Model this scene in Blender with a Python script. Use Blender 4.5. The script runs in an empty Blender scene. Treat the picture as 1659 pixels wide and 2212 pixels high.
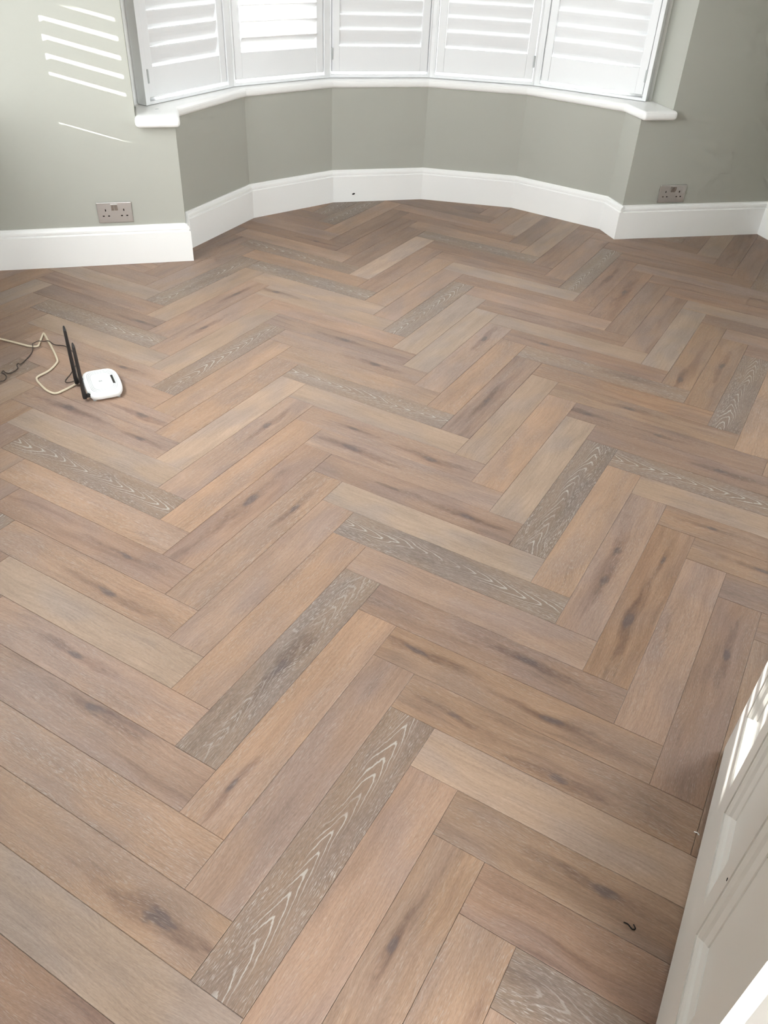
import bpy, bmesh, math, random
from mathutils import Vector, Matrix

# ------------------------------------------------------------------ units
S = 0.105            # one plank width in metres; all lengths below are in plank widths unless said otherwise
random.seed(7)
scene = bpy.context.scene
COL = scene.collection

# ------------------------------------------------------------------ camera
cam_data = bpy.data.cameras.new('camera')
cam_data.sensor_fit = 'VERTICAL'
cam_data.sensor_height = 24.0
cam_data.lens = 18.6916
cam_data.clip_start = 0.01
cam_data.clip_end = 200
cam = bpy.data.objects.new('camera', cam_data)
COL.objects.link(cam)
CAMR = Vector((0.9666, -0.2531, 0.0414))
CAMU = Vector((0.1234, 0.6004, 0.7901))
CAMF = Vector((0.2248, 0.7586, -0.6116))
CAMC = Vector((0.1032, -1.9209, 1.3560))
scene.camera = cam

# ------------------------------------------------------------------ world, sun, exposure
world = bpy.data.worlds.new('daylight')
scene.world = world
world.use_nodes = True
bg = world.node_tree.nodes['Background']
bg.inputs['Color'].default_value = (0.985, 0.985, 1.0, 1)
bg.inputs['Strength'].default_value = 4.2

SUN_DIR = Vector((0.103, -1.0, -0.171)).normalized()
sun_data = bpy.data.lights.new('low_sun', 'SUN')
sun_data.energy = 6.5
sun_data.angle = math.radians(0.53)
sun_data.color = (1.0, 0.96, 0.90)
sun = bpy.data.objects.new('low_sun', sun_data)
sun.rotation_euler = SUN_DIR.to_track_quat('-Z', 'Y').to_euler()
sun.location = (0, 6, 3)
COL.objects.link(sun)

# added spot lamp, unseen, that casts the light stripes on the left pier
GL_DIR = Vector((1.2, 1.0, -0.334)).normalized()
gl_data = bpy.data.lights.new('stripe_spot', 'SPOT')
gl_data.energy = 18000.0
gl_data.spot_size = math.radians(2.4)
gl_data.spot_blend = 0.05
gl_data.shadow_soft_size = 0.03
gl_data.color = (1.0, 0.97, 0.93)
gl = bpy.data.objects.new('stripe_spot', gl_data)
gl.location = Vector((-6.1, 12.3, 8.6)) * S - GL_DIR * 9.0
gl.rotation_euler = GL_DIR.to_track_quat('-Z', 'Y').to_euler()
COL.objects.link(gl)

vs = scene.view_settings
vs.view_transform = 'Standard'
vs.look = 'None'
vs.gamma = 1.0
vs.use_curve_mapping = False
vs.exposure = 1.76
scene.cycles.max_bounces = 6
scene.cycles.diffuse_bounces = 4
scene.cycles.glossy_bounces = 3
scene.cycles.use_adaptive_sampling = True
scene.cycles.adaptive_threshold = 0.08
scene.cycles.adaptive_min_samples = 12
scene.cycles.transparent_max_bounces = 12
scene.cycles.caustics_reflective = False
scene.cycles.caustics_refractive = False
scene.cycles.use_denoising = True


def portal(name, center, normal, sx, sy):
    d = bpy.data.lights.new(name, 'AREA')
    d.shape = 'RECTANGLE'
    d.size = sx * S
    d.size_y = sy * S
    d.cycles.is_portal = True
    o = bpy.data.objects.new(name, d)
    o.location = Vector(center) * S
    o.rotation_euler = Vector(normal).to_track_quat('-Z', 'Z').to_euler()
    COL.objects.link(o)


portal('daylight_portal', (-6.6, 3.25, 13.75), (1, 0, 0), 12.5, 14.5)
portal('daylight_portal', (31.0, -8.0, 13.75), (-1, 0, 0), 11.0, 14.5)
portal('daylight_portal', (-6.6, 15.6, 13.75), (1, 0, 0), 2.0, 14.5)
portal('daylight_portal', (5.0, -21.7, 9.9), (0, 1, 0), 8.4, 19.2)

for _a, _b in (((1.0, 18.45), (5.0, 22.35)), ((5.0, 22.35), (9.77, 24.45)), ((9.77, 24.45), (14.77, 24.45)), ((14.77, 24.45), (19.52, 22.35)), ((19.52, 22.35), (23.52, 18.43))):
    _n = Vector((_b[1] - _a[1], -(_b[0] - _a[0]), 0)).normalized()
    portal('daylight_portal', (( _a[0] + _b[0]) / 2 - _n.x * 0.75, (_a[1] + _b[1]) / 2 - _n.y * 0.75, 16.4), _n, 5.2, 7.4)

_m = Matrix((CAMR, CAMU, -CAMF)).transposed().to_4x4()
_m.translation = CAMC
cam.matrix_world = _m


# ------------------------------------------------------------------ materials
def new_mat(name):
    m = bpy.data.materials.new(name)
    m.use_nodes = True
    nt = m.node_tree
    return m, nt, nt.nodes['Principled BSDF']


def srgb(r, g, b):
    def f(c):
        c /= 255.0
        return c / 12.92 if c <= 0.04045 else ((c + 0.055) / 1.055) ** 2.4
    return (f(r), f(g), f(b))


class NT:
    """small helper to wire maths nodes"""
    def __init__(self, nt):
        self.nt = nt

    def _set(self, sock, v):
        if hasattr(v, 'links') or isinstance(v, bpy.types.NodeSocket):
            self.nt.links.new(v, sock)
        else:
            sock.default_value = v

    def math(self, op, a, b=0.0, c=0.0, clamp=False):
        n = self.nt.nodes.new('ShaderNodeMath')
        n.operation = op
        n.use_clamp = clamp
        self._set(n.inputs[0], a)
        self._set(n.inputs[1], b)
        self._set(n.inputs[2], c)
        return n.outputs[0]

    def smooth(self, v, lo, hi, t0=0.0, t1=1.0):
        n = self.nt.nodes.new('ShaderNodeMapRange')
        n.interpolation_type = 'SMOOTHSTEP'
        self._set(n.inputs['Value'], v)
        n.inputs['From Min'].default_value = lo
        n.inputs['From Max'].default_value = hi
        n.inputs['To Min'].default_value = t0
        n.inputs['To Max'].default_value = t1
        return n.outputs['Result']

    def xyz(self, x, y, z=0.0):
        n = self.nt.nodes.new('ShaderNodeCombineXYZ')
        self._set(n.inputs[0], x)
        self._set(n.inputs[1], y)
        self._set(n.inputs[2], z)
        return n.outputs[0]

    def sep(self, v):
        n = self.nt.nodes.new('ShaderNodeSeparateXYZ')
        self._set(n.inputs[0], v)
        return n.outputs

    def noise(self, vec, scale=1.0, detail=2.0, rough=0.5):
        n = self.nt.nodes.new('ShaderNodeTexNoise')
        n.noise_dimensions = '3D'
        self._set(n.inputs['Vector'], vec)
        n.inputs['Scale'].default_value = scale
        n.inputs['Detail'].default_value = detail
        n.inputs['Roughness'].default_value = rough
        return n.outputs[0]

    def mix(self, fac, a, b, mode='MIX'):
        n = self.nt.nodes.new('ShaderNodeMix')
        n.data_type = 'RGBA'
        n.blend_type = mode
        self._set(n.inputs[0], fac)
        for s, v in ((n.inputs[6], a), (n.inputs[7], b)):
            if isinstance(v, tuple) and len(v) == 3:
                v = v + (1.0,)
            self._set(s, v)
        return n.outputs[2]

    def attr(self, name):
        n = self.nt.nodes.new('ShaderNodeAttribute')
        n.attribute_type = 'OBJECT'
        n.attribute_name = name
        return n.outputs['Vector']


def painted(name, col, rough, bump=0.02, scale=60, tint=0.02, spec=0.4):
    m, nt, b = new_mat(name)
    h = NT(nt)
    tc = nt.nodes.new('ShaderNodeNewGeometry').outputs['Position']
    n1 = h.noise(tc, scale, 3)
    n2 = h.noise(tc, 3.0, 3)
    v = h.math('ADD', 1.0 - tint, h.math('MULTIPLY', n2, 2 * tint))
    c = h.mix(1.0, col, h.xyz(v, v, v), 'MULTIPLY')
    nt.links.new(c, b.inputs['Base Color'])
    b.inputs['Roughness'].default_value = rough
    b.inputs['Specular IOR Level'].default_value = spec
    bp = nt.nodes.new('ShaderNodeBump')
    bp.inputs['Strength'].default_value = bump
    bp.inputs['Distance'].default_value = 0.002
    nt.links.new(n1, bp.inputs['Height'])
    nt.links.new(bp.outputs[0], b.inputs['Normal'])
    return m


M_WALL = painted('sage_wall_paint', srgb(177, 177, 168), 0.75, 0.05, 220, 0.012, 0.3)
M_WHITE = painted('white_gloss_paint', srgb(245, 245, 243), 0.35, 0.02, 90, 0.01, 0.5)
M_SHUT = painted('white_shutter_lacquer', srgb(236, 237, 238), 0.38, 0.01, 90, 0.006, 0.5)
M_CEIL = painted('ceiling_paint', srgb(242, 242, 240), 0.9, 0.03, 120, 0.01, 0.2)
M_DOOR = painted('dimmed_door_paint', srgb(206, 203, 198), 0.4, 0.03, 70, 0.01, 0.5)  # white paint toned down: the door's weaker light put into the colour
M_PLASTIC = painted('white_plastic', srgb(240, 242, 242), 0.32, 0.0, 90, 0.004, 0.5)
M_BLACK = painted('black_plastic', srgb(34, 31, 30), 0.4, 0.02, 200, 0.02, 0.5)
M_GREYLINE = painted('grey_moulded_line', srgb(176, 180, 180), 0.5, 0.0, 90, 0.004)
M_CABLE = painted('cream_cable', srgb(205, 192, 168), 0.5, 0.0, 90, 0.02)
M_CORD = painted('dark_cord', srgb(66, 55, 48), 0.5, 0.0, 90, 0.02)
M_SUB = painted('floor_joint_substrate', srgb(112, 90, 74), 0.9, 0.0, 90, 0.02, 0.1)  # dark substrate showing in the joints between boards
M_STONE = painted('dark_tarmac', srgb(84, 84, 82), 0.9, 0.05, 20, 0.08, 0.2)  # unseen ground, darkened to cut the light it throws on the louvres
M_RENDER = painted('sky_blocker_render', srgb(150, 145, 138), 0.9, 0.05, 20, 0.08, 0.2)  # for the added sky-blocking walls, dark to dim the louvre slits
M_DARK = painted('dark_hole', srgb(30, 27, 25), 0.7, 0.0, 90, 0.02, 0.2)


def steel():
    m, nt, b = new_mat('brushed_steel')
    h = NT(nt)
    tc = nt.nodes.new('ShaderNodeTexCoord').outputs['Object']
    s = h.sep(tc)
    n = h.noise(h.xyz(h.math('MULTIPLY', s[0], 30.0), h.math('MULTIPLY', s[1], 30.0), h.math('MULTIPLY', s[2], 2200.0)), 1.0, 2)
    c = h.mix(n, srgb(196, 194, 192), srgb(212, 210, 208))
    nt.links.new(c, b.inputs['Base Color'])
    b.inputs['Metallic'].default_value = 1.0
    nt.links.new(h.math('ADD', 0.26, h.math('MULTIPLY', n, 0.1)), b.inputs['Roughness'])
    return m


M_STEEL = steel()


def glass():
    m, nt, b = new_mat('window_glass')
    out = nt.nodes['Material Output']
    tr = nt.nodes.new('ShaderNodeBsdfTransparent')
    tr.inputs[0].default_value = (0.96, 0.98, 0.98, 1)
    gl_ = nt.nodes.new('ShaderNodeBsdfGlossy')
    gl_.inputs['Roughness'].default_value = 0.02
    mx = nt.nodes.new('ShaderNodeMixShader')
    mx.inputs[0].default_value = 0.06
    nt.links.new(tr.outputs[0], mx.inputs[1])
    nt.links.new(gl_.outputs[0], mx.inputs[2])
    nt.links.new(mx.outputs[0], out.inputs['Surface'])
    nt.nodes.remove(b)
    return m


M_GLASS = glass()


def plank_material(name, with_knots, with_cath):
    """limed oak board: tone, lime amount, cathedral grain and two knots come from each board's own properties"""
    m, nt, b = new_mat(name)
    h = NT(nt)
    oc = nt.nodes.new('ShaderNodeTexCoord').outputs['Object']
    s = h.sep(oc)
    x = h.math('MULTIPLY', s[0], 1.0 / S)
    y = h.math('MULTIPLY', s[1], 1.0 / S)
    tone = h.attr('tone')
    par = h.sep(h.attr('grain'))          # lime, cathedral, streak
    lime, cath, streak = par[0], par[1], par[2]
    sd = h.sep(h.attr('seed'))            # seed, fleck density, -
    seed = sd[0]
    ox = h.math('MULTIPLY', seed, 41.3)
    oz = h.math('MULTIPLY', seed, 17.7)
    xs = h.math('ADD', x, ox)

    def nz(fx, fy, detail=2.0, rough=0.5, yy=None, dz=0.0):
        return h.noise(h.xyz(h.math('MULTIPLY', xs, fx), h.math('MULTIPLY', yy if yy is not None else y, fy), h.math('ADD', oz, dz)), 1.0, detail, rough)

    warp = nz(0.55, 1.3, 1.0, 0.5, None, 3.0)
    yw = h.math('ADD', y, h.math('MULTIPLY', h.math('SUBTRACT', warp, 0.5), 0.36))
    rag = nz(2.0, 7.0, 2.0, 0.6, None, 9.0)
    # knots: small dark eyes in a long smoky tail along the grain
    kn = None
    tail = None
    w = h.math('MULTIPLY', h.math('SUBTRACT', rag, 0.5), 2.4)
    for nm in (('knot_one', 'knot_two') if with_knots else ()):
        k = h.sep(h.attr(nm))             # x, y, size
        inv = h.math('DIVIDE', 1.0, h.math('MAXIMUM', k[2], 0.0001))
        on = h.math('GREATER_THAN', k[2], 0.01)
        dx = h.math('MULTIPLY', h.math('SUBTRACT', x, k[0]), inv)
        dy = h.math('MULTIPLY', h.math('SUBTRACT', yw, k[1]), inv)
        e1 = h.math('ADD', h.math('POWER', h.math('MULTIPLY', dx, 0.75), 2.0), h.math('POWER', h.math('MULTIPLY', dy, 2.1), 2.0))
        e2 = h.math('ADD', h.math('POWER', h.math('MULTIPLY', dx, 0.14), 2.0), h.math('POWER', h.math('MULTIPLY', dy, 1.5), 2.0))
        a = h.math('MULTIPLY', h.smooth(h.math('ADD', e1, w), 0.0, 1.0, 1.0, 0.0), on)
        t = h.math('MULTIPLY', h.smooth(h.math('ADD', e2, w), -0.3, 1.3, 1.0, 0.0), on)
        kn = a if kn is None else h.math('MAXIMUM', kn, a)
        tail = t if tail is None else h.math('MAXIMUM', tail, t)
    g1 = nz(1.1, 26.0, 3.0, 0.6, yw)
    g2 = nz(7.5, 85.0, 1.0, 0.55, yw, 5.0)
    mott = nz(0.42, 1.7, 2.0, 0.55, None, 1.0)
    broad = nz(0.28, 3.4, 2.0, 0.55, yw, 7.0)
    fine = nz(14.0, 60.0, 1.0, 0.6, yw, 13.0)
    # brightness swing
    v = h.math('ADD', 1.0, h.math('MULTIPLY', h.math('SUBTRACT', g1, 0.5), 0.62))
    v = h.math('ADD', v, h.math('MULTIPLY', h.math('SUBTRACT', mott, 0.5), 0.50))
    v = h.math('ADD', v, h.math('MULTIPLY', h.math('SUBTRACT', fine, 0.5), 0.40))
    col = h.mix(1.0, tone, h.xyz(v, v, v), 'MULTIPLY')
    # warm drift along the board
    drift = h.smooth(warp, 0.36, 0.60)
    col = h.mix(1.0, col, h.mix(drift, (0.94, 0.932, 0.955), (1.045, 0.988, 0.922)), 'MULTIPLY')
    # smoky streaks
    st = h.math('MULTIPLY', h.smooth(broad, 0.48, 0.72), streak)
    col = h.mix(h.math('MULTIPLY', st, 0.70), col, h.mix(1.0, col, (0.64, 0.59, 0.60), 'MULTIPLY'))
    if with_knots:
        col = h.mix(h.math('MULTIPLY', tail, 0.74), col, h.mix(1.0, col, (0.56, 0.51, 0.52), 'MULTIPLY'))
        col = h.mix(h.math('MULTIPLY', kn, 0.66), col, (0.105, 0.082, 0.080))
    # lime in the pores
    rough = h.smooth(broad, 0.56, 0.40)
    col = h.mix(h.math('MULTIPLY', rough, h.math('MULTIPLY', h.math('MINIMUM', lime, 0.6), 0.55)), col, h.mix(1.0, col, (0.84, 0.85, 0.89), 'MULTIPLY'))
    flk = h.math('MULTIPLY', h.smooth(g2, 0.56, 0.68), h.math('MULTIPLY', lime, h.math('ADD', 0.45, h.math('MULTIPLY', rough, 0.75))))
    col = h.mix(h.math('MULTIPLY', flk, 0.72), col, (0.43, 0.385, 0.345))
    pore = h.math('MULTIPLY', h.smooth(g2, 0.44, 0.32), h.math('ADD', 0.25, h.math('MULTIPLY', lime, 0.5)))
    col = h.mix(h.math('MULTIPLY', pore, 0.55), col, h.mix(1.0, col, (0.62, 0.58, 0.57), 'MULTIPLY'))
    # cathedral arches down the middle of the board
    hgt = g2
    if with_cath:
        yc = h.math('ADD', y, h.math('MULTIPLY', h.math('SUBTRACT', warp, 0.5), 0.45))
        fld = h.math('ADD', h.math('MULTIPLY', x, 2.3), h.math('MULTIPLY', h.math('POWER', h.math('ABSOLUTE', yc), 1.55), 24.0))
        fld = h.math('ADD', h.math('ADD', fld, h.math('MULTIPLY', h.math('SUBTRACT', rag, 0.5), 0.9)), h.math('MULTIPLY', seed, 9.0))
        tri = h.math('ABSOLUTE', h.math('SUBTRACT', h.math('FRACT', fld), 0.5))
        brk = h.smooth(mott, 0.36, 0.52)
        cen = h.smooth(h.math('ABSOLUTE', yc), 0.26, 0.10, 0.12, 1.0)
        wide = h.math('ADD', tri, h.math('MULTIPLY', h.math('SUBTRACT', fine, 0.5), 0.16))
        line = h.math('MULTIPLY', h.math('MULTIPLY', h.smooth(wide, 0.36, 0.45), brk), h.math('MULTIPLY', cen, cath))
        inside = h.math('MULTIPLY', h.math('MULTIPLY', cen, brk), h.math('MULTIPLY', cath, 0.45))
        col = h.mix(inside, col, h.mix(1.0, tone, (0.92, 0.88, 0.86), 'MULTIPLY'))
        col = h.mix(h.math('MULTIPLY', line, 0.74), col, (0.47, 0.43, 0.385))
        hgt = h.math('ADD', g2, h.math('MULTIPLY', line, 0.6))
    nt.links.new(col, b.inputs['Base Color'])
    nt.links.new(h.math('ADD', 0.40, h.math('MULTIPLY', g1, 0.16)), b.inputs['Roughness'])
    b.inputs['Specular IOR Level'].default_value = 0.42
    bp = nt.nodes.new('ShaderNodeBump')
    bp.inputs['Strength'].default_value = 0.10
    bp.inputs['Distance'].default_value = 0.0012
    nt.links.new(hgt, bp.inputs['Height'])
    nt.links.new(bp.outputs[0], b.inputs['Normal'])
    return m


M_PLANK = plank_material('limed_oak_board', False, False)
M_PLANK_KNOT = plank_material('knotty_limed_oak_board', True, False)
M_PLANK_CATH = plank_material('cathedral_limed_oak_board', False, True)
M_PLANK_BOTH = plank_material('knotty_cathedral_oak_board', True, True)


# ------------------------------------------------------------------ mesh helpers (input in plank widths)
class MB:
    def __init__(self):
        self.v = []
        self.f = []

    def prism(self, poly, z0, z1):
        n = len(poly)
        a = len(self.v)
        area = sum(poly[i][0] * poly[(i + 1) % n][1] - poly[(i + 1) % n][0] * poly[i][1] for i in range(n))
        if area < 0:
            poly = poly[::-1]
        self.v += [(p[0], p[1], z0) for p in poly] + [(p[0], p[1], z1) for p in poly]
        self.f.append(tuple(a + i for i in reversed(range(n))))
        self.f.append(tuple(a + n + i for i in range(n)))
        for i in range(n):
            j = (i + 1) % n
            self.f.append((a + i, a + j, a + n + j, a + n + i))
        return self

    def box(self, x0, x1, y0, y1, z0, z1):
        return self.prism([(x0, y0), (x1, y0), (x1, y1), (x0, y1)], z0, z1)

    def loops(self, rings, closed_ring=True, caps=True):
        """rings: list of equally long point lists"""
        a = len(self.v)
        n = len(rings[0])
        for r in rings:
            self.v += [tuple(p) for p in r]
        for k in range(len(rings) - 1):
            for i in range(n if closed_ring else n - 1):
                j = (i + 1) % n
                self.f.append((a + k * n + i, a + k * n + j, a + (k + 1) * n + j, a + (k + 1) * n + i))
        if caps:
            self.f.append(tuple(a + i for i in reversed(range(n))))
            self.f.append(tuple(a + (len(rings) - 1) * n + i for i in range(n)))
        return self

    def mesh(self, name, mat, smooth=False):
        me = bpy.data.meshes.new(name)
        me.from_pydata([(x * S, y * S, z * S) for x, y, z in self.v], [], self.f)
        bm = bmesh.new()
        bm.from_mesh(me)
        bmesh.ops.recalc_face_normals(bm, faces=bm.faces)
        bm.to_mesh(me)
        bm.free()
        me.materials.append(mat)
        if smooth:
            for p in me.polygons:
                p.use_smooth = True
        return me

    def build(self, name, mat, parent=None, smooth=False, bevel=0.0, segs=2, angle=40):
        o = bpy.data.objects.new(name, self.mesh(name, mat, smooth))
        COL.objects.link(o)
        if parent is not None:
            o.parent = parent
        if bevel:
            bv = o.modifiers.new('edge', 'BEVEL')
            bv.width = bevel * S
            bv.segments = segs
            bv.limit_method = 'ANGLE'
            bv.angle_limit = math.radians(angle)
        return o


def place(o, loc=(0, 0, 0), rz=0.0, rx=0.0, ry=0.0):
    o.location = Vector(loc) * S
    o.rotation_euler = (rx, ry, rz)
    return o


def empty(name, loc=(0, 0, 0), rz=0.0):
    o = bpy.data.objects.new(name, None)
    o.empty_display_size = 0.05
    COL.objects.link(o)
    return place(o, loc, rz)


def tag(o, label=None, cat=None, group=None, kind=None):
    if label:
        o['label'] = label
    if cat:
        o['category'] = cat
    if group:
        o['group'] = group
    if kind:
        o['kind'] = kind
    return o


def struct(o, label, cat):
    return tag(o, label, cat, None, 'structure')


def tube(name, pts, rad, mat, parent=None, per=6, sides=8):
    """round lead swept along a smooth curve through pts"""
    P = [Vector(q) for q in pts]
    line = []
    for i in range(len(P) - 1):
        p0, p1, p2, p3 = P[max(i - 1, 0)], P[i], P[i + 1], P[min(i + 2, len(P) - 1)]
        for k in range(per):
            t = k / per
            line.append(0.5 * ((2 * p1) + (p2 - p0) * t + (2 * p0 - 5 * p1 + 4 * p2 - p3) * t * t + (3 * p1 - p0 - 3 * p2 + p3) * t ** 3))
    line.append(P[-1])
    rings = []
    up = Vector((0, 0, 1))
    for i, q in enumerate(line):
        d = (line[min(i + 1, len(line) - 1)] - line[max(i - 1, 0)]).normalized()
        a = d.cross(up)
        a = a.normalized() if a.length > 1e-4 else Vector((1, 0, 0))
        b2 = a.cross(d).normalized()
        rings.append([tuple(q + (a * math.cos(w) + b2 * math.sin(w)) * rad) for w in [2 * math.pi * k / sides for k in range(sides)]])
    return MB().loops(rings).build(name, mat, parent, smooth=True)


def offset_path(path, d):
    """offset an open polyline to its left by d, mitred"""
    out = []
    n = len(path)
    for i, p in enumerate(path):
        ns = []
        for a, b in ((i - 1, i), (i, i + 1)):
            if a < 0 or b >= n:
                continue
            dx, dy = path[b][0] - path[a][0], path[b][1] - path[a][1]
            l = math.hypot(dx, dy)
            ns.append((-dy / l, dx / l))
        if len(ns) == 1:
            out.append((p[0] + ns[0][0] * d, p[1] + ns[0][1] * d))
        else:
            mx, my = ns[0][0] + ns[1][0], ns[0][1] + ns[1][1]
            k = d / (1 + ns[0][0] * ns[1][0] + ns[0][1] * ns[1][1])
            out.append((p[0] + mx * k, p[1] + my * k))
    return out


# ------------------------------------------------------------------ plan of the room
CX = 12.27
HT = 23.8                                    # ceiling height
FYL = 16.66                                  # face of the skirting on the left pier
XL, XR = -6.1, 30.5                          # side wall faces
YB = -16.15                                  # back wall face
# skirting faces of the bay, left to right (left normal points outdoors)
BAY = [(CX - 10.13, FYL), (CX - 10.08, 18.22), (CX - 6.84, 22.03), (CX - 2.42, 24.03),
       (CX + 2.42, 24.03), (CX + 6.84, 22.03), (CX + 10.08, 18.16), (CX + 10.10, 16.62)]
SK = 0.17
WALLP = offset_path(BAY, SK)                 # plaster faces of the low bay wall
WALLP[0] = (WALLP[0][0], FYL + SK)
WALLP[-1] = (WALLP[-1][0], 16.62 + SK)
SILL_Z = 5.76
UPL, UPR = 0.50, 24.02                       # reveals above the sill
WIN = [(CX - 11.27, 18.45), (CX - 7.27, 22.35), (CX - 2.5, 24.45), (CX + 2.5, 24.45), (CX + 7.25, 22.35), (CX + 11.25, 18.43)]
RSL = (16.32 - 16.62) / 8.0                  # the right pier runs slightly out of square


def ryw(x):
    return 16.62 + (x - 22.37) * RSL


# ------------------------------------------------------------------ floor: herringbone boards
def clip(poly, a, b):
    """keep the part of poly to the right of the line a->b"""
    out = []
    n = len(poly)
    f = lambda p: (b[0] - a[0]) * (p[1] - a[1]) - (b[1] - a[1]) * (p[0] - a[0])
    for i in range(n):
        p, q = poly[i], poly[(i + 1) % n]
        fp, fq = f(p), f(q)
        if fp <= 0:
            out.append(p)
        if (fp < 0 < fq) or (fq < 0 < fp):
            t = fp / (fp - fq)
            out.append((p[0] + (q[0] - p[0]) * t, p[1] + (q[1] - p[1]) * t))
    return out


def parea(poly):
    return abs(sum(poly[i][0] * poly[(i + 1) % len(poly)][1] - poly[(i + 1) % len(poly)][0] * poly[i][1] for i in range(len(poly)))) / 2 if len(poly) > 2 else 0


OUTB = offset_path(BAY, 0.10)


def clip_room(poly):
    for a, b in (((XL + 0.1, -50), (XL + 0.1, 50)), ((XL, FYL + .1), (22.3, FYL + .1)), ((22.3, FYL + .1), (31, ryw(31) + .12)), ((XR - .1, 50), (XR - .1, -50)), ((50, YB - 1.2), (-50, YB - 1.2))):
        poly = clip(poly, a, b)
        if len(poly) < 3:
            return []
    return poly


def clip_bay(poly):
    for i in range(len(OUTB) - 1):
        poly = clip(poly, OUTB[i], OUTB[i + 1])
        if len(poly) < 3:
            return []
    return poly


floor = struct(MB().box(XL - 0.5, XR + 0.5, YB - 6, 25.5, -0.6, -0.06).build('floor', M_SUB), 'herringbone floor of limed oak boards', 'floor')
R2 = math.sqrt(0.5)
TONES = {   # tone (sRGB as lit), lime, cathedral, streak
    'F': ((146, 130, 119), 1.0, 1.0, 0.15),
    'G': ((147, 131, 120), 1.0, 0.45, 0.5),
    'L': ((168, 150, 137), 0.14, 0.0, 0.10),
    'K': ((180, 160, 146), 0.14, 0.0, 0.10),
    'P': ((164, 142, 129), 0.35, 0.0, 0.35),
    'O': ((168, 144, 127), 0.50, 0.0, 0.25),
    'N': ((153, 131, 118), 0.35, 0.0, 0.55),
    'D': ((156, 134, 121), 0.35, 0.0, 0.95),
    'T': ((161, 137, 119), 0.35, 0.0, 0.75),
}
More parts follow.
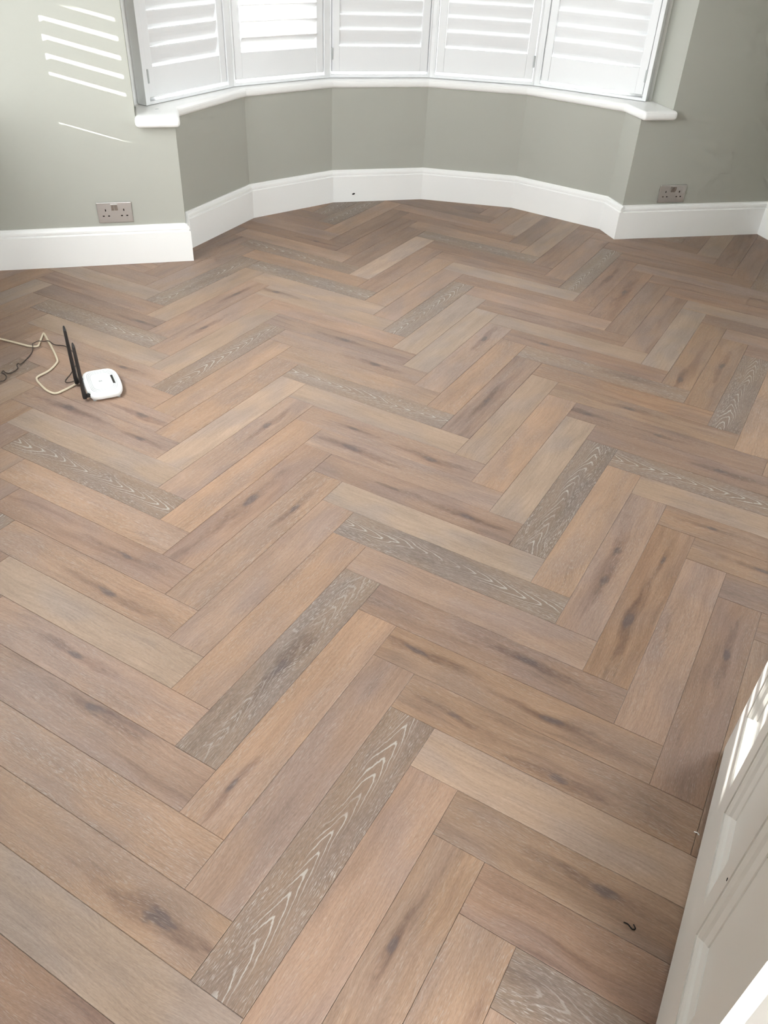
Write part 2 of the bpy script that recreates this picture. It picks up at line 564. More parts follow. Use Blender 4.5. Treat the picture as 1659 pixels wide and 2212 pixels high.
# boards that can be read in the photograph: orientation, index, zigzag -> kind, knots (along, across, size)
SPEC = {
    'A-9,1': 'F', 'A-8,1': 'O', 'A-7,1': 'N', 'A-6,1': 'N', 'A-5,1': 'N', 'A-4,1': 'K', 'A-3,1': 'N', 'A-2,1': 'O', 'A-1,1': 'P', 'A0,1': 'F',
    'A1,1': 'L', 'A2,1': 'L', 'A3,1': ('P', (1.6, 0, .22)), 'A4,1': 'O', 'A5,1': ('D', (-.6, .05, .2)), 'A6,1': 'L', 'A7,1': 'O', 'A8,1': 'L',
    'A9,1': 'F', 'A10,1': 'O', 'A11,1': ('P', (.3, .1, .22), (-1.0, 0, .2)), 'A12,1': ('T', (-1.0, .05, .26), (1.6, 0, .14)), 'A13,1': 'P',
    'A14,1': ('N', (1.2, -.1, .2)), 'A15,1': 'T',
    'B-9,1': 'N', 'B-8,1': 'N', 'B-7,1': 'P', 'B-6,1': 'D', 'B-5,1': 'O', 'B-4,1': 'F', 'B-3,1': 'N', 'B-2,1': 'D', 'B-1,1': 'L', 'B0,1': 'N',
    'B1,1': 'P', 'B2,1': 'D', 'B3,1': 'L', 'B4,1': ('N', (-1.5, 0, .2)), 'B5,1': 'G', 'B6,1': 'T', 'B7,1': ('T', (-.4, .1, .2)),
    'B8,1': ('N', (-2.5, 0, .2), (-.2, .05, .16)), 'B9,1': ('N', (.9, 0, .2)), 'B10,1': 'F', 'B11,1': 'L', 'B12,1': ('T', (-1.7, .1, .14)),
    'B13,1': ('T', (-1.2, .1, .24)), 'B14,1': 'N',
    'B-15,0': 'N', 'B-14,0': 'N', 'B-13,0': 'P', 'B-12,0': ('N', (1.6, 0, .18)), 'B-11,0': 'O', 'B-10,0': 'F', 'B-9,0': 'O', 'B-8,0': 'F', 'B-7,0': 'L',
    'B-6,0': ('L', (-2.4, .1, .18)), 'B-5,0': 'P', 'B-4,0': ('D', (.3, 0, .22)), 'B-3,0': ('P', (1.2, 0, .2)), 'B-2,0': 'O', 'B-1,0': 'F', 'B0,0': 'L',
    'B1,0': ('P', (-1.2, 0, .14), (1.5, -.1, .22)), 'B2,0': ('P', (-1.7, .05, .26)), 'B3,0': ('N', (-.6, 0, .14), (1.6, 0, .2)), 'B4,0': 'L', 'B5,0': 'F',
    'B6,0': 'P', 'B7,0': ('N', (.9, .1, .24)), 'B8,0': ('T', (-2.3, .15, .26), (.9, -.05, .22)), 'B9,0': ('T', (-1.8, 0, .16), (.5, -.3, .18)),
    'B10,0': 'K', 'B11,0': ('T', (-.1, .1, .22)), 'B12,0': 'D', 'B13,0': 'G',
    'A-12,0': 'N', 'A-11,0': ('N', (2.4, 0, .18)), 'A-10,0': 'P', 'A-9,0': 'F', 'A-8,0': 'L', 'A-7,0': ('P', (1.5, 0, .2)), 'A-6,0': ('P', (-.6, 0, .2)),
    'A-5,0': 'L', 'A-4,0': 'F', 'A-3,0': 'O', 'A-2,0': 'O', 'A-1,0': 'K', 'A0,0': ('P', (1.2, 0, .18)), 'A1,0': 'O', 'A2,0': ('D', (-.1, .1, .3)),
    'A3,0': ('O', (1.3, -.1, .18)), 'A4,0': 'P', 'A5,0': 'O', 'A6,0': ('G', (-.4, -.05, .26)), 'A7,0': ('O', (-2.1, 0, .16)), 'A8,0': 'P', 'A9,0': 'F',
    'A10,0': 'P', 'A11,0': ('T', (1.0, .1, .14)), 'A12,0': ('O', (1.0, -.3, .2)),
    'B-16,-1': 'N', 'B-15,-1': 'L', 'B-14,-1': 'D', 'B-13,-1': ('N', (2.2, -.1, .2)), 'B-12,-1': 'F', 'B-11,-1': 'L', 'B-10,-1': ('P', (1.3, 0, .16)),
    'B-9,-1': 'P', 'B-8,-1': ('P', (2.0, 0, .24)), 'B-7,-1': ('P', (-1.2, .05, .26), (1.9, 0, .16)), 'B-6,-1': 'L', 'B-5,-1': 'F', 'B-4,-1': 'O',
    'B-3,-1': ('D', (1.3, 0, .2)), 'B-2,-1': ('O', (.9, -.1, .26)), 'B-1,-1': 'L', 'B0,-1': ('P', (-.3, .1, .2)), 'B1,-1': ('D', (.1, .3, .22)),
    'B2,-1': 'O', 'B3,-1': ('T', (2.0, -.1, .3)), 'B4,-1': 'L', 'B5,-1': 'D',
    'B2,2': 'N', 'B3,2': 'P', 'B4,2': 'D', 'B5,2': 'N', 'B6,2': 'P', 'B7,2': 'D', 'B8,2': 'N', 'B9,2': 'L', 'B10,2': 'N',
    'A0,2': 'N', 'A1,2': 'L', 'A2,2': 'N', 'A3,2': 'P', 'A4,2': 'F', 'A5,2': ('N', (.6, 0, .2)), 'A6,2': ('N', (.2, 0, .3)), 'A7,2': 'N', 'A8,2': 'D',
    'A9,2': 'L', 'A10,2': ('T', (-2.4, 0, .2)), 'A11,2': ('T', (.5, 0, .26)), 'A12,2': 'F', 'A13,2': 'O', 'A8,3': 'L', 'A9,3': 'D', 'A10,3': 'N', 'A11,3': 'G',
}


def plank_mesh(pieces, bevel=0.008, gap=0.0028, depth=0.05):
    """pieces: convex polygons in the board's own frame, top at z=0 with a fine eased edge"""
    mb = MB()
    for poly in pieces:
        area = sum(poly[i][0] * poly[(i + 1) % len(poly)][1] - poly[(i + 1) % len(poly)][0] * poly[i][1] for i in range(len(poly)))
        if area < 0:
            poly = poly[::-1]
        closed = poly + [poly[0], poly[1]]

        def inset(d):
            pts = offset_path(closed, d)
            return pts[1:-1]
        a, b_ = inset(gap), inset(gap + bevel)
        mb.loops([[(q[0], q[1], -depth) for q in a], [(q[0], q[1], -bevel * 0.7) for q in a], [(q[0], q[1], 0.0) for q in b_]])
    return mb


PM = {(0, 0): M_PLANK, (1, 0): M_PLANK_KNOT, (0, 1): M_PLANK_CATH, (1, 1): M_PLANK_BOTH}
FULL = {k: plank_mesh([[(-3, -.5), (3, -.5), (3, .5), (-3, .5)]]).mesh('plank', mt) for k, mt in PM.items()}
rnd = random.Random(11)
KEYS = 'FLPPOONNDT'
n_planks = 0
for m_ in range(-4, 6):
    for j in range(-45, 45):
        for t in 'AB':
            if t == 'A':
                u0, u1, v0, v1 = 12 * m_ - j, 12 * m_ - j + 6, j, j + 1
            else:
                u0, u1, v0, v1 = 12 * m_ + 6 - j, 12 * m_ + 7 - j, j, j + 6
            uc, vc = (u0 + u1) / 2, (v0 + v1) / 2
            cx, cy = (uc + vc) * R2, (uc - vc) * R2
            rect = [((a + b) * R2, (a - b) * R2) for a, b in ((u0, v0), (u1, v0), (u1, v1), (u0, v1))]
            full = parea(rect)
            pr = clip_room(rect)
            pb = clip_bay(rect)
            ar, ab = parea(pr), parea(pb)
            rdm = rnd.random()
            if max(ar, ab) < 0.02:
                continue
            if ar > full - 1e-4 or ab > full - 1e-4:
                pieces = None
            elif ab < 0.02:
                pieces = [pr]
            elif ar < 0.02 or ab >= ar + 0.01 and parea(clip_room(pb)) > ar - 0.01:
                pieces = [pb]
            elif parea(clip_bay(pr)) > ab - 0.01:
                pieces = [pr]
            else:
                up = clip(pb, (50, FYL + .1), (-50, FYL + .1))
                pieces = [pr] + ([up] if parea(up) > 0.02 else [])
            ang = math.radians(45 if t == 'A' else -45)
            ca, sa = math.cos(ang), math.sin(ang)
            sp = SPEC.get('%s%d,%d' % (t, j, m_)) or KEYS[int(rdm * len(KEYS))]
            kn = [(0, 0, 0), (0, 0, 0)]
            if isinstance(sp, tuple):
                for q, kk in enumerate(sp[1:]):
                    kn[q] = kk
                sp = sp[0]
            mk = (1 if kn[0][2] > 0 else 0, 1 if TONES[sp][2] > 0 else 0)
            if pieces is None:
                me = FULL[mk]
            else:
                loc = [[((p[0] - cx) * ca + (p[1] - cy) * sa, -(p[0] - cx) * sa + (p[1] - cy) * ca) for p in q] for q in pieces]
                clean = []
                for q in loc:
                    r = [q[i] for i in range(len(q)) if math.dist(q[i], q[i - 1]) > 0.03]
                    if len(r) > 2 and parea(r) > 0.02:
                        clean.append(r)
                if not clean:
                    continue
                me = plank_mesh(clean).mesh('plank', PM[mk])
            o = bpy.data.objects.new('plank', me)
            COL.objects.link(o)
            place(o, (cx, cy, 0), ang)
            o.parent = floor
            tn, lime, cath, strk = TONES[sp]
            c = srgb(*tn)
            c = (c[0] * 1.02, c[1] * 0.975, c[2] * 0.92)
            br = 0.80 * rnd.uniform(0.94, 1.06)
            hue = rnd.uniform(-0.035, 0.035)
            o['tone'] = [c[0] * br * (1 + hue), c[1] * br, c[2] * br * (1 - hue)]
            o['grain'] = [lime, cath, strk]
            o['seed'] = [rnd.uniform(0, 10), 0.0, 0.0]
            o['knot_one'] = [float(q) for q in kn[0]]
            o['knot_two'] = [float(q) for q in kn[1]]
            n_planks += 1

# ------------------------------------------------------------------ walls and ceiling
# left pier of the bay wall: wider opening above the sill
DEP = 2.5


def xz_slab(name, pts, y0, y1, lab):
    """slab standing in a wall plane: pts are (x, z), y0/y1 functions of x"""
    mb = MB()
    mb.loops([[(x, y0(x), z) for x, z in pts], [(x, y1(x), z) for x, z in pts]])
    return struct(mb.build(name, M_WALL), lab, 'wall')


wl = WALLP[0][0]
wr = WALLP[-1][0]
xz_slab('wall_front_left', [(XL - 0.6, 0), (wl, 0), (wl, 5.5), (UPL, 5.5), (UPL, HT), (XL - 0.6, HT)], lambda x: FYL + SK, lambda x: FYL + SK + DEP, 'sage green wall pier with slanting stripes of sunlight')
xz_slab('wall_front_right', [(wr, 0), (XR + 0.6, 0), (XR + 0.6, HT), (UPR, HT), (UPR, 5.5), (wr, 5.5)], lambda x: ryw(x) + SK, lambda x: FYL + SK + DEP, 'shaded sage green wall pier beyond the bay')
OUTW = offset_path(WALLP, 2.6)
mb = MB()
for i in range(len(WALLP) - 1):
    mb.prism([WALLP[i], WALLP[i + 1], OUTW[i + 1], OUTW[i]], 0, 5.44)
struct(mb.build('wall_bay', M_WALL), 'low sage green faceted wall under the bay windows', 'wall')
mb = MB()
WO = offset_path(WIN, 1.8)
WINF = offset_path(WIN, 0.0)
for i in range(5):
    mb.prism([WINF[i], WINF[i + 1], WO[i + 1], WO[i]], 20.6, HT)
struct(mb.build('wall_bay_above', M_WALL), 'sage green wall above the bay windows', 'wall')
# outer piers closing the ends of the bay
mb = MB()
mb.prism([(UPL - .2, 18.6), (UPL, 18.68), (UPL + .15, 18.84), (UPL + .86, 19.53), (UPL + .4, 20.2), (UPL - .2, 19.7)], 5.5, HT)
struct(mb.build('wall_pier_left', M_WHITE), 'white end post of the window bay beside the shutter', 'post')
mb = MB()
mb.prism([(2 * CX - x, y) for x, y in [(UPL - .2, 18.6), (UPL, 18.68), (UPL + .15, 18.84), (UPL + .86, 19.53), (UPL + .4, 20.2), (UPL - .2, 19.7)]], 5.5, HT)
struct(mb.build('wall_pier_right', M_WHITE), 'white end post of the bay at its shaded end', 'post')

# left side wall: one window, two more openings added for their light
mb = MB()
W6 = (-3.0, 9.5, 6.5, 21.0)
W10 = (-13.5, -2.5, 6.5, 21.0)
W9 = (14.6, 16.6, 6.5, 21.0)
W7 = (10.85, 13.82, 5.3, 20.2)
x0, x1 = XL - 0.9, XL
mb.box(x0, x1, YB - 1.2, W6[0], 0, HT)
mb.box(x0, x1, W6[0], W6[1], 0, W6[2])
mb.box(x0, x1, W6[0], W6[1], W6[3], HT)
mb.box(x0, x1, W6[1], W7[0], 0, HT)
mb.box(x0, x1, W7[0], W7[1], 0, W7[2])
mb.box(x0, x1, W7[0], W7[1], W7[3], HT)
mb.box(x0, x1, W7[1], W9[0], 0, HT)
mb.box(x0, x1, W9[0], W9[1], 0, W9[2])
mb.box(x0, x1, W9[0], W9[1], W9[3], HT)
mb.box(x0, x1, W9[1], FYL + SK, 0, HT)
struct(mb.build('wall_left', M_WALL), 'sage green side wall with windows', 'wall')
mb = MB()
mb.box(XR, XR + .9, YB - 1.2, W10[0], 0, HT)
mb.box(XR, XR + .9, W10[0], W10[1], 0, W10[2])
mb.box(XR, XR + .9, W10[0], W10[1], W10[3], HT)
mb.box(XR, XR + .9, W10[1], 16.4, 0, HT)
struct(mb.build('wall_right', M_WALL), 'sage green side wall opposite the windows', 'wall')
DX0, DX1, DZ = -2.05, 5.47, 19.4
mb = MB()
mb.box(XL - .9, DX0, YB - 1.25, YB, 0, HT)
mb.box(DX1, XR + .9, YB - 1.25, YB, 0, HT)
mb.box(DX0, DX1, YB - 1.25, YB, DZ, HT)
struct(mb.build('wall_back', M_WALL), 'sage green wall with the doorway', 'wall')
mb = MB()
mb.box(XL - .9, XR + .9, YB - 6, FYL + SK + .2, HT, HT + .6)
mb.prism([(UPL - 1, FYL)] + WO + [(UPR + 1, FYL)], HT, HT + .6)
struct(mb.build('ceiling', M_CEIL), 'white ceiling over room and bay', 'ceiling')
# hall behind the doorway
mb = MB()
mb.box(-5, -4.4, YB - 6, YB - 1.25, 0, HT)
mb.box(9.4, 10, YB - 6, YB - 1.25, 0, HT)
mb.box(-4.4, 9.4, YB - 6, YB - 5.6, 19.5, HT)
mb.box(-4.4, 0.6, YB - 6, YB - 5.6, 0, 19.5)
struct(mb.build('wall_hall', M_CEIL), 'pale hall walls beyond the doorway', 'wall')
hw8 = struct(empty('window_8', (5.0, YB - 5.8, 0)), 'unseen glazed opening added to the hall for fill light', 'window')  # unseen glazing added to send fill light through the doorway
mb = MB()
mb.box(-4.4, -4.0, -.2, .2, 0, 19.5)
mb.box(4.0, 4.4, -.2, .2, 0, 19.5)
mb.box(-4.0, 4.0, -.2, .2, 0, .4)
mb.build('window_frame', M_SHUT, hw8)
MB().box(-4.0, 4.0, -.03, .03, .4, 19.5).build('pane', M_GLASS, hw8)
# door lining and architrave
mb = MB()
mb.box(DX0, DX0 + .02 + .3, YB - 1.27, YB + .02, 0, DZ)
mb.box(DX1 - .02, DX1 + .28, YB - 1.27, YB + .02, 0, DZ)
mb.box(DX0, DX1, YB - 1.27, YB + .02, DZ - .3, DZ)
struct(mb.build('trim_1', M_DOOR), 'white painted door lining', 'door frame')

# skirting: profile swept along each length, mitred
PROF = [(0.0, 0.0), (0.0, 1.27), (0.012, 1.287), (0.055, 1.295), (0.058, 1.335), (0.03, 1.365), (0.035, 1.44), (0.065, 1.50), (0.11, 1.53), (0.12, 1.58), (SK + 0.02, 1.58), (SK + 0.02, 0.0)]


def skirting(path, seg, name, parent=None):
    """path: face line with the wall on its left"""
    offs = {}
    rings = [[], []]
    for d, z in PROF:
        if d not in offs:
            offs[d] = offset_path(path, d)
        for e in (0, 1):
            q = offs[d][seg + e]
            rings[e].append((q[0], q[1], z + 0.0))
    return MB().loops(rings).build(name, M_WHITE, parent)


pl = [(XL + SK, FYL), BAY[0], BAY[1]]
o = struct(skirting(pl, 0, 'baseboard_left'), 'white moulded skirting board under the sunlit pier', 'skirting')
pr_ = [BAY[6], BAY[7], (XR - SK, ryw(XR - SK)), (XR - SK, YB)]
struct(skirting(pr_, 1, 'baseboard_right_pier'), 'white moulded skirting board under the shaded pier', 'skirting')
struct(skirting(pr_, 2, 'baseboard_right'), 'white skirting board along the side wall opposite the windows', 'skirting')
struct(skirting([(XL + SK, YB), (XL + SK, FYL)], 0, 'baseboard_window_side'), 'white skirting board along the window side wall', 'skirting')
bb = struct(empty('baseboard_bay', (CX, 21, 0)), 'white faceted skirting board round the bay', 'skirting')
for i in range(len(BAY) - 1):
    ch = skirting(BAY, i, 'board')
    ch.parent = bb
    ch.matrix_parent_inverse = Matrix.Translation(-bb.location)
# dark cable hole on the middle board
mb = MB()
ring = [(0.075 * math.cos(a) + 0.03 * math.sin(a), 0.045 * math.sin(a)) for a in [k * math.pi / 6 for k in range(12)]]
mb.loops([[(x, -0.012, z) for x, z in ring], [(x, 0.01, z) for x, z in ring]])
hole = mb.build('cable_hole', M_DARK)
hole.parent = bb
hole.matrix_parent_inverse = Matrix.Translation(-bb.location)
place(hole, (10.94, 24.03, 0.40))
hole['label'] = 'small dark hole in the skirting'

# sill with horns, bull-nosed
nose = offset_path(BAY, 0.02)
outer = offset_path(WIN, 1.75)
sill_poly = [(UPL - .03, 16.36), (nose[0][0] + .04, 16.36), (nose[1][0] + .04, nose[1][1])] + nose[2:6] + [(nose[6][0] - .02, nose[6][1]), (nose[7][0] - .02, 16.33), (UPR + .08, 16.33), (UPR + .08, 18.5)]
sill_poly += outer[::-1] + [(UPL - .03, 18.5)]
sill = MB().prism(sill_poly, 5.38, SILL_Z).build('trim_2', M_WHITE, bevel=0.15, segs=4, angle=60)
sill.modifiers[0].use_clamp_overlap = False
struct(sill, 'white bull-nosed window sill following the bay', 'sill')

# ------------------------------------------------------------------ shutters of the bay
FR0, FR1 = SILL_Z + 0.02, 20.55
PB, PT = 6.03, 20.3
LAB = ['white plantation shutter at the sunlit pier end of the bay', 'white plantation shutter with its louvres tilted open and glaring',
       'white plantation shutter in the centre of the bay', 'white plantation shutter between the centre one and the shaded pier end one',
       'white plantation shutter at the shaded pier end of the bay']
PAN = [(0.25, 4.80), (0.04, 4.80), (0.10, 4.82), (0.35, 4.76), (0.36, 5.04)]
TILT = [75, 40, 75, 75, 75]
STW = 0.37


def louver_mesh(length):
    mb = MB()
    ring = []
    for k in range(12):
        a = 2 * math.pi * k / 12
        ring.append((0.327 * math.cos(a), 0.034 * math.sin(a)))
    mb.loops([[(-length / 2, y, z) for y, z in ring], [(length / 2, y, z) for y, z in ring]])
    return mb.mesh('louver', M_SHUT, False)


def make_shutter(i):
    a, b = WIN[i], WIN[i + 1]
    L = math.dist(a, b)
    th = math.atan2(b[1] - a[1], b[0] - a[0])
    root = empty('plantation_shutter', (a[0], a[1], SILL_Z), th)
    tag(root, LAB[i], 'shutter', 'plantation shutters round the bay')
    s0, w = PAN[i]
    s1 = s0 + w
    z = lambda q: q - SILL_Z
    # fixed frame
    lo = -0.02 if i == 0 else s0 - 0.12
    hi = L + 0.03 if i == 4 else s1 + 0.12
    mb = MB()
    mb.box(lo, s0 - 0.035, 0.0, 0.48, z(FR0), z(FR1))
    mb.box(s1 + 0.035, hi, 0.0, 0.48, z(FR0), z(FR1))
    mb.box(s0 - 0.035, s1 + 0.035, 0.0, 0.48, z(FR0), z(5.90))
    mb.box(s0 - 0.035, s1 + 0.035, 0.0, 0.48, z(PT + .04), z(FR1))
    mb.build('frame', M_SHUT, root, bevel=0.012)
    y0, y1 = 0.05, 0.33
    for q in (s0, s1 - STW):
        MB().box(q, q + STW, y0, y1, z(PB), z(PT)).build('stile', M_SHUT, root, bevel=0.02)
    MB().box(s0 + STW, s1 - STW, y0 + .02, y1 - .02, z(PB), z(7.09)).build('bottom_rail', M_SHUT, root, bevel=0.02)
    MB().box(s0 + STW, s1 - STW, y0 + .02, y1 - .02, z(19.45), z(PT)).build('top_rail', M_SHUT, root, bevel=0.02)
    me = louver_mesh(w - 2 * STW - 0.03)
    zc = 7.47
    while zc < 19.3:
        lv = bpy.data.objects.new('louver', me)
        COL.objects.link(lv)
        lv.parent = root
        # inner edge up: rotate about the length axis
        place(lv, ((s0 + s1) / 2, (y0 + y1) / 2, z(zc)), 0, -math.radians(TILT[i] if zc < 12.7 else -38))
        zc += 0.613
        if 12.3 < zc < 12.8:
            MB().box(s0 + STW, s1 - STW, y0 + .02, y1 - .02, z(zc - .28), z(zc + .5)).build('mid_rail', M_SHUT, root, bevel=0.02)
            zc += 0.85
    side = s0 if i in (0, 2) else s1
    if i != 1:
        for hz in (6.55, 18.8):
            mb = MB()
            mb.box(side - 0.045, side + 0.045, -0.02, 0.06, z(hz), z(hz + .5))
            mb.build('hinge', M_STEEL if i == 9 else M_GREYLINE, root, bevel=0.015)
    return root


for i in range(5):
    make_shutter(i)
ORD = ['first', 'second', 'third', 'fourth', 'fifth']
# corner posts between the shutter frames
for i in range(4):
    def pt(f, s, t):
        a, b = WIN[f], WIN[f + 1]
        L = math.dist(a, b)
        dx, dy = (b[0] - a[0]) / L, (b[1] - a[1]) / L
        return (a[0] + dx * s - dy * t, a[1] + dy * s + dx * t)
    e = sum(PAN[i]) + 0.125
    s = PAN[i + 1][0] - 0.125
    L = math.dist(WIN[i], WIN[i + 1])
    poly = [pt(i, e, .015)] + ([] if abs(e - L) < .02 else [pt(i, L, .015)]) + [pt(i + 1, s, .015), pt(i + 1, s, .45), pt(i, e, .45)]
    poly = [pt(i, e, .015), pt(i + 1, s, .015), pt(i + 1, s, .45), pt(i, e, .45)]
    MBo = MB().prism(poly, FR0, FR1)
    struct(MBo.build('trim_%d' % (i + 3), M_SHUT), 'white corner post between the %s and %s shutters from the sunlit pier' % (ORD[i], ORD[i + 1]), 'post')

# glazed windows behind the shutters
for i in range(5):
    a, b = WIN[i], WIN[i + 1]
    L = math.dist(a, b)
    th = math.atan2(b[1] - a[1], b[0] - a[0])
    root = struct(empty('window_%d' % (i + 1), (a[0], a[1], SILL_Z), th), 'white framed bay window behind the %s shutter from the sunlit pier' % ORD[i], 'window')
    z0, z1 = 0.02, 20.6 - SILL_Z
    mb = MB()
    mb.box(-.2, .25, 1.0, 1.5, z0, z1)
    mb.box(L - .25, L + .2, 1.0, 1.5, z0, z1)
    mb.box(.25, L - .25, 1.0, 1.5, z0, z0 + .5)
    mb.box(.25, L - .25, 1.0, 1.5, z1 - .5, z1)
    mb.build('window_frame', M_SHUT, root)
    MB().box(.25, L - .25, 1.22, 1.28, z0 + .5, z1 - .5).build('pane', M_GLASS, root)


# side windows (unseen; all but the first added for their light)
def side_window(name, w, lab, x=XL - .45):
    y0, y1, z0, z1 = w
    root = struct(empty(name, (x, (y0 + y1) / 2, z0)), lab, 'window')
    hw, hh = (y1 - y0) / 2, z1 - z0
    mb = MB()
    fw = .18
    mb.box(-.25, .25, -hw, -hw + fw, 0, hh)
    mb.box(-.25, .25, hw - fw, hw, 0, hh)
    mb.box(-.25, .25, -hw + fw, hw - fw, 0, fw)
    mb.box(-.25, .25, -hw + fw, hw - fw, hh - fw, hh)
    mb.build('window_frame', M_SHUT, root)
    MB().box(-.03, .03, -hw + fw, hw - fw, fw, hh - fw).build('pane', M_GLASS, root)
    return root


side_window('window_6', W6, 'wide white framed window in the side wall near the router')
side_window('window_10', W10, 'unseen wide window added beyond the open door for fill light', XR + .45)  # unseen, added to lift the light on the right side
r7 = side_window('window_7', W7, 'unseen louvred opening added to stripe the pier with light')  # unseen, added for the stripe lamp to shine through
side_window('window_9', W9, 'unseen very narrow window added to brighten the pier next to it')  # unseen, added to brighten the left pier
r = tag(empty('plantation_shutter', (XL - .02, (W7[0] + W7[1]) / 2, W7[2] - .0), math.pi / 2), 'unseen white shutter added to cut the lamp beam into stripes', 'shutter', 'plantation shutters round the bay')  # added louvres that shape the lamp beam into stripes
hw, hh = (W7[1] - W7[0]) / 2, W7[3] - W7[2]
for q in (-hw, hw - .2):
    MB().box(q, q + .2, -.02, .3, 0, hh).build('stile', M_SHUT, r)
MB().box(-hw + .2, hw - .2, -.02, .3, 0, .85).build('bottom_rail', M_SHUT, r)
MB().box(-hw + .2, hw - .2, -.02, .3, 1.5, 2.93).build('mid_rail', M_SHUT, r)
MB().box(-hw + .2, hw - .2, -.02, .3, hh - .8, hh).build('top_rail', M_SHUT, r)
me = louver_mesh(2 * hw - .44)
zz = [1.17] + [3.29 + .565 * k for k in range(19)]
for q in zz:
    lv = bpy.data.objects.new('louver', me)
    COL.objects.link(lv)
    lv.parent = r
    place(lv, (0, .14, q), 0, -math.radians(28))

# unseen walls added to block sky outside the bay, gapped for the low sun
struct(MB().box(-70, 0.3, 54, 56, -0.62, 50).build('sky_blocker_left', M_RENDER), 'unseen tall grey wall added outside the bay to block sky light', 'wall')
struct(MB().box(5.2, 95, 54, 56, -0.62, 50).build('sky_blocker_right', M_RENDER), 'unseen tall grey wall added beyond the sun gap to block sky light', 'wall')
# ground outdoors
struct(MB().box(-150, 150, -150, 150, -1.4, -0.62).build('ground', M_STONE), 'dark tarmac outside the house', 'ground')

# ------------------------------------------------------------------ panelled door standing open
DA = Vector((10.3276, -10.9422))
DD = Vector((-0.689, -0.7248)).normalized()
door = struct(empty('door_1', (DA.x, DA.y, 0.06), math.atan2(DD.y, DD.x)), 'white panelled door standing open beside the doorway', 'door')
# local x runs from the far free edge to the hinge edge, the seen face is at local y = 0, thickness towards +y or -y
nrm = Vector((-0.7248, 0.689))               # towards the seen side
loc_y = Vector((-DD.y, DD.x))
SIDE = 1 if loc_y.dot(nrm) > 0 else -1       # +1: seen side is local +y
DW, DH, DT = 7.25, 18.9, 0.36
PX = [(0.62, 2.28), (2.77, 4.44), (4.92, 6.58)]
PZ = [(1.62, 7.4), (9.2, 17.6)]


def dy(t):                                    # depth t behind the seen face
    return -SIDE * t


def dbox(x0, x1, t0, t1, z0, z1):
    a, b = sorted((dy(t0), dy(t1)))
    return MB().box(x0, x1, a, b, z0, z1)


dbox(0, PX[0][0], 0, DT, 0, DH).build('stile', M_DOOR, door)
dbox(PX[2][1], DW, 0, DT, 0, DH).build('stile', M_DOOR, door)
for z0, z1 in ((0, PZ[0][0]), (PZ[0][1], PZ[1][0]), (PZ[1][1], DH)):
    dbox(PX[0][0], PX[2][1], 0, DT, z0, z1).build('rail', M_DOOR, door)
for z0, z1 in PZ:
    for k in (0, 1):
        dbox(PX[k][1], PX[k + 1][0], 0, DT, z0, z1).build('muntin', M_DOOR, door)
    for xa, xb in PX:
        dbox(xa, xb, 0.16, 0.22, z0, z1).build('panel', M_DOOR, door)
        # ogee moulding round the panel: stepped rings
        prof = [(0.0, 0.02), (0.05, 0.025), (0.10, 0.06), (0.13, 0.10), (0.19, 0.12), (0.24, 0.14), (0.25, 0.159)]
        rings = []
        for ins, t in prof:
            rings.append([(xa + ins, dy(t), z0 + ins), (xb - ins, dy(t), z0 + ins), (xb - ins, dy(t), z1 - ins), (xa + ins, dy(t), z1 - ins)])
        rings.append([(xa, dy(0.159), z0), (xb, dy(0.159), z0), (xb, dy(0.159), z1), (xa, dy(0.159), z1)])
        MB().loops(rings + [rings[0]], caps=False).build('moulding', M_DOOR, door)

# ------------------------------------------------------------------ sockets
def socket(name, loc, rz, label):
    root = tag(empty(name, loc, rz), label, 'socket', 'double wall sockets')
    hw, hh = 0.69, 0.41
    MB().box(-hw, hw, -.06, 0.0, -hh, hh).build('plate', M_STEEL, root, bevel=0.025, segs=3)
    for sx in (-.13, .01):
        mb = MB()
        mb.loops([[(sx, -.06, .08), (sx + .12, -.06, .08), (sx + .12, -.06, .33), (sx, -.06, .33)],
                  [(sx + .005, -.075, .085), (sx + .115, -.075, .085), (sx + .115, -.13, .325), (sx + .005, -.13, .325)]])
        mb.build('switch', M_STEEL, root)
    for cx_ in (-.36, .36):
        for dx, dz, w_, h_ in ((0, .10, .045, .085), (-.105, -.13, .075, .045), (.105, -.13, .075, .045)):
            MB().box(cx_ + dx - w_ / 2, cx_ + dx + w_ / 2, -.0615, -.03, dz - h_ / 2, dz + h_ / 2).build('pin_hole', M_DARK, root)
    return root


socket('wall_socket', (-0.815, FYL + SK, 2.13), 0, 'brushed steel double socket low on the sunlit pier')
socket('wall_socket', (25.0, ryw(25.0) + SK, 2.07), math.atan(RSL), 'brushed steel double socket low on the shaded pier')

# ------------------------------------------------------------------ router with two aerials and its leads
ax = Vector((-0.19, 0.98)).normalized()       # along the long side, away from the camera
rt_c = (-1.50, 5.86)
RZ = math.atan2(ax.y, ax.x)                   # local x along the long side; local -y is the lamp side, +y the back with the sockets
router = tag(empty('router', (rt_c[0], rt_c[1], 0), RZ), 'white wireless router with two black aerials on the floor', 'router')
HX, HY = 0.86, 0.52


def sq(hx, hy, z, n=40, p=5.0, bow=0.0):
    pts = []
    for k in range(n):
        a = 2 * math.pi * k / n
        c, s_ = math.cos(a), math.sin(a)
        r_ = (abs(c) ** p + abs(s_) ** p) ** (-1 / p)
        x_, y_ = r_ * c, r_ * s_
        yy = y_ * hy - (bow * (1 - x_ * x_) if y_ < 0 else 0) * abs(y_)
        pts.append((x_ * hx, yy, z))
    return pts


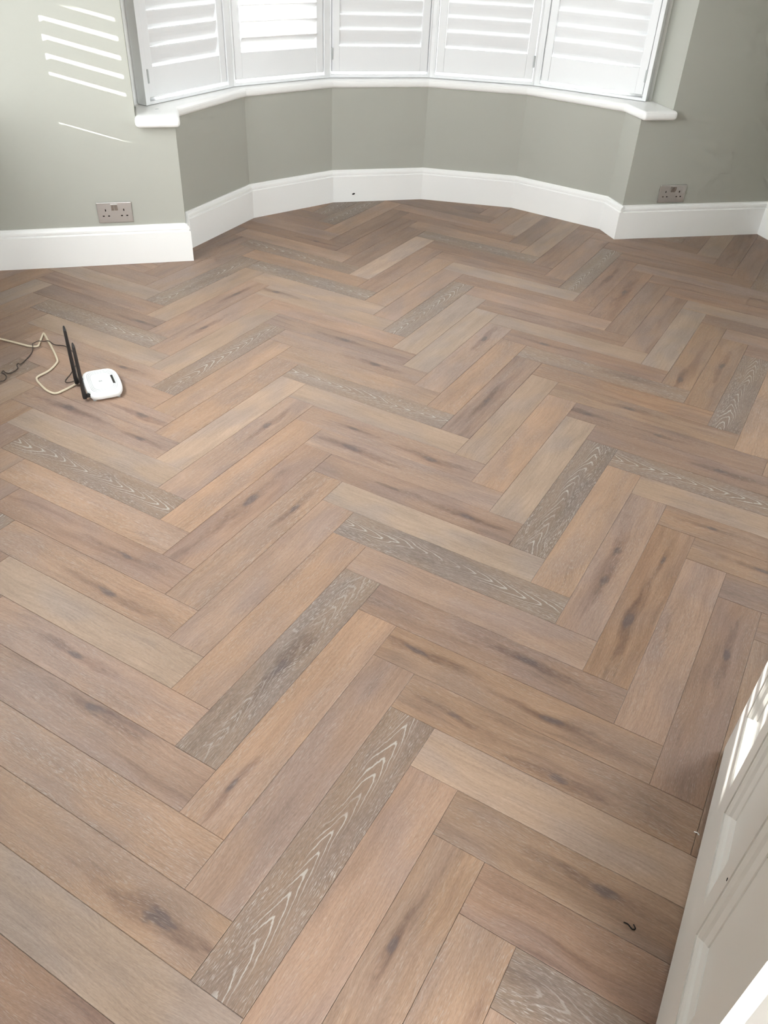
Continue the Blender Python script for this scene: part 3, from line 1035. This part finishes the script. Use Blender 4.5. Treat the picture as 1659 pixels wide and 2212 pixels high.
rings = [sq(HX * .90, HY * .88, 0.03), sq(HX * .97, HY * .96, 0.06, bow=.05), sq(HX, HY, 0.13, bow=.06), sq(HX, HY, 0.18, bow=.06), sq(HX * .985, HY * .98, 0.22, bow=.06), sq(HX * .95, HY * .93, 0.245, bow=.06), sq(HX * .86, HY * .82, 0.255, bow=.05)]
MB().loops(rings).build('case', M_PLASTIC, router, smooth=True)
for k, q in enumerate((.80, .72, .64)):
    ra = sq(HX * q, HY * (q - .03), 0.2535, bow=.05)
    rb = sq(HX * (q - .018), HY * (q - .06), 0.2535, bow=.05)
    rc = [(x_, y_, .2572) for x_, y_, _ in rb]
    rd = [(x_, y_, .2572) for x_, y_, _ in ra]
    MB().loops([ra, rd, rc, rb, ra], caps=False).build('groove', M_GREYLINE, router)
mb = MB()
mb.prism([(-.30, -.385), (.30, -.385), (.27, -.315), (-.27, -.315)], .2535, .260)
mb.build('indicator_strip', M_BLACK, router)
mb = MB()
mb.prism([(-.05, -.02), (.05, -.02), (.03, .03), (.06, .06), (0, .10), (-.06, .06), (-.03, .03)], .2535, .2565)
mb.build('logo', M_GREYLINE, router)
MB().box(-.55, .40, .44, .525, .08, .20).build('socket_strip', M_GREYLINE, router)
for fx in (-.7, .7):
    for fy in (-.36, .36):
        MB().prism([(fx + .06 * math.cos(a), fy + .06 * math.sin(a)) for a in [k * math.pi / 4 for k in range(8)]], 0, .04).build('foot', M_GREYLINE, router)


def aerial(bx, by, h_, lx, ly):
    hinge = MB().loops([[(bx - .05, by - .20, .13 + .06 * 0), (bx + .05, by - .20, .13), (bx + .05, by - .20, .22), (bx - .05, by - .20, .22)],
                        [(bx - .045, by + .03, .12), (bx + .045, by + .03, .12), (bx + .045, by + .03, .23), (bx - .045, by + .03, .23)]]).build('aerial_hinge', M_BLACK, router)
    rings = []
    for t, wx, wy in ((0.0, .075, .06), (.04, .085, .065), (.5, .080, .055), (.97, .072, .045), (1.0, .06, .03)):
        cx_, cy_, cz = bx + lx * t, by + .06 + ly * t, .10 + h_ * t
        rings.append([(cx_ + wx * c, cy_ + wy * s_, cz + (.05 * c if t == 1.0 else 0)) for c, s_ in [(1, .5), (.5, 1), (-.5, 1), (-1, .5), (-1, -.5), (-.5, -1), (.5, -1), (1, -.5)]])
    MB().loops(rings).build('aerial', M_BLACK, router)


aerial(.42, .66, 1.90, .02, .02)
aerial(-.64, .58, 1.80, .02, .02)

wc = [(-5.9, 10.7), (-5.0, 10.0), (-4.37, 9.53), (-3.95, 9.22), (-3.70, 9.2), (-3.65, 9.55), (-3.585, 10.17), (-3.52, 10.05), (-3.42, 9.68), (-3.22, 8.98), (-3.0, 8.05), (-3.02, 7.75), (-3.2, 7.3), (-3.53, 6.92), (-3.54, 6.68), (-3.44, 6.42), (-3.2, 5.94), (-2.93, 5.69), (-2.66, 5.86), (-2.36, 6.16)]
pts = [(x_, y_, .042) for x_, y_ in wc] + [(-2.22, 6.25, .12), (-2.04, 6.28, .14)]
tag(tube('network_cable', pts, .035, M_CABLE), 'cream network cable looping from the router across the floor', 'cable')
dc = [(-5.9, 6.4), (-5.2, 6.6), (-4.75, 6.82), (-4.56, 6.86), (-4.51, 7.1), (-4.60, 7.33), (-4.68, 7.42), (-4.63, 7.47), (-4.56, 7.40), (-4.4, 7.35), (-4.22, 7.62), (-4.26, 7.85), (-4.22, 7.92), (-4.12, 7.98), (-3.885, 8.62), (-3.85, 9.05)]
dpts = [(x_, y_, .03 + (.04 if k in (7, 12) else 0)) for k, (x_, y_) in enumerate(dc)]
dpts += [(-3.845, 9.10, .10), (-3.84, 9.20, .145), (-3.80, 9.32, .12), (-3.66, 9.38, .145), (-3.50, 9.36, .12), (-3.34, 9.33, .145), (-3.22, 9.28, .06), (-3.12, 9.23, .025), (-2.79, 9.06, .025), (-2.5, 8.5, .025), (-2.38, 7.7, .025), (-2.5, 7.06, .025), (-2.66, 6.55, .025), (-2.62, 6.38, .03), (-2.40, 6.32, .08), (-2.16, 6.5, .14)]
tag(tube('power_lead', dpts, .016, M_CORD), 'thin dark power lead with two kinks behind the router', 'cable')

# curl of debris near the door
tag(tube('wood_shaving', [(6.78, -13.50, .012), (6.83, -13.55, .02), (6.86, -13.63, .015), (6.91, -13.64, .02), (6.92, -13.57, .012)], .011, M_DARK), 'tiny dark curled shaving on the floor near the door', 'shaving')
# pale sliver by the foot of the door and a dark smear of filler on the sill
tag(tube('paint_chip', [(8.78, -12.36, .010), (8.80, -12.385, .022), (8.825, -12.40, .016), (8.83, -12.44, .010)], .010, M_PLASTIC, per=4, sides=6), 'tiny pale paint chip on the floor against the door', 'chip')
smear = MB()
smear.prism([(-.09, -.02), (-.03, -.035), (.06, -.02), (.09, .01), (.02, .03), (-.06, .015)], 0, .006)
smear = smear.build('filler_smear', M_GREYLINE)
place(smear, (1.36, 17.9, SILL_Z), math.radians(25))
tag(smear, 'small grey smear of filler on the sill by the sunlit pier', 'smear')
# pin mark on the door face
pin = MB()
ring = [(.022 * math.cos(a), .03 * math.sin(a)) for a in [k * math.pi / 4 for k in range(8)]]
pin.loops([[(x_, dy(-.006), z_) for x_, z_ in ring], [(x_, dy(.006), z_) for x_, z_ in ring]])
pin = pin.build('pin_mark', M_DARK, door)
place(pin, (4.86, 0, 3.02))
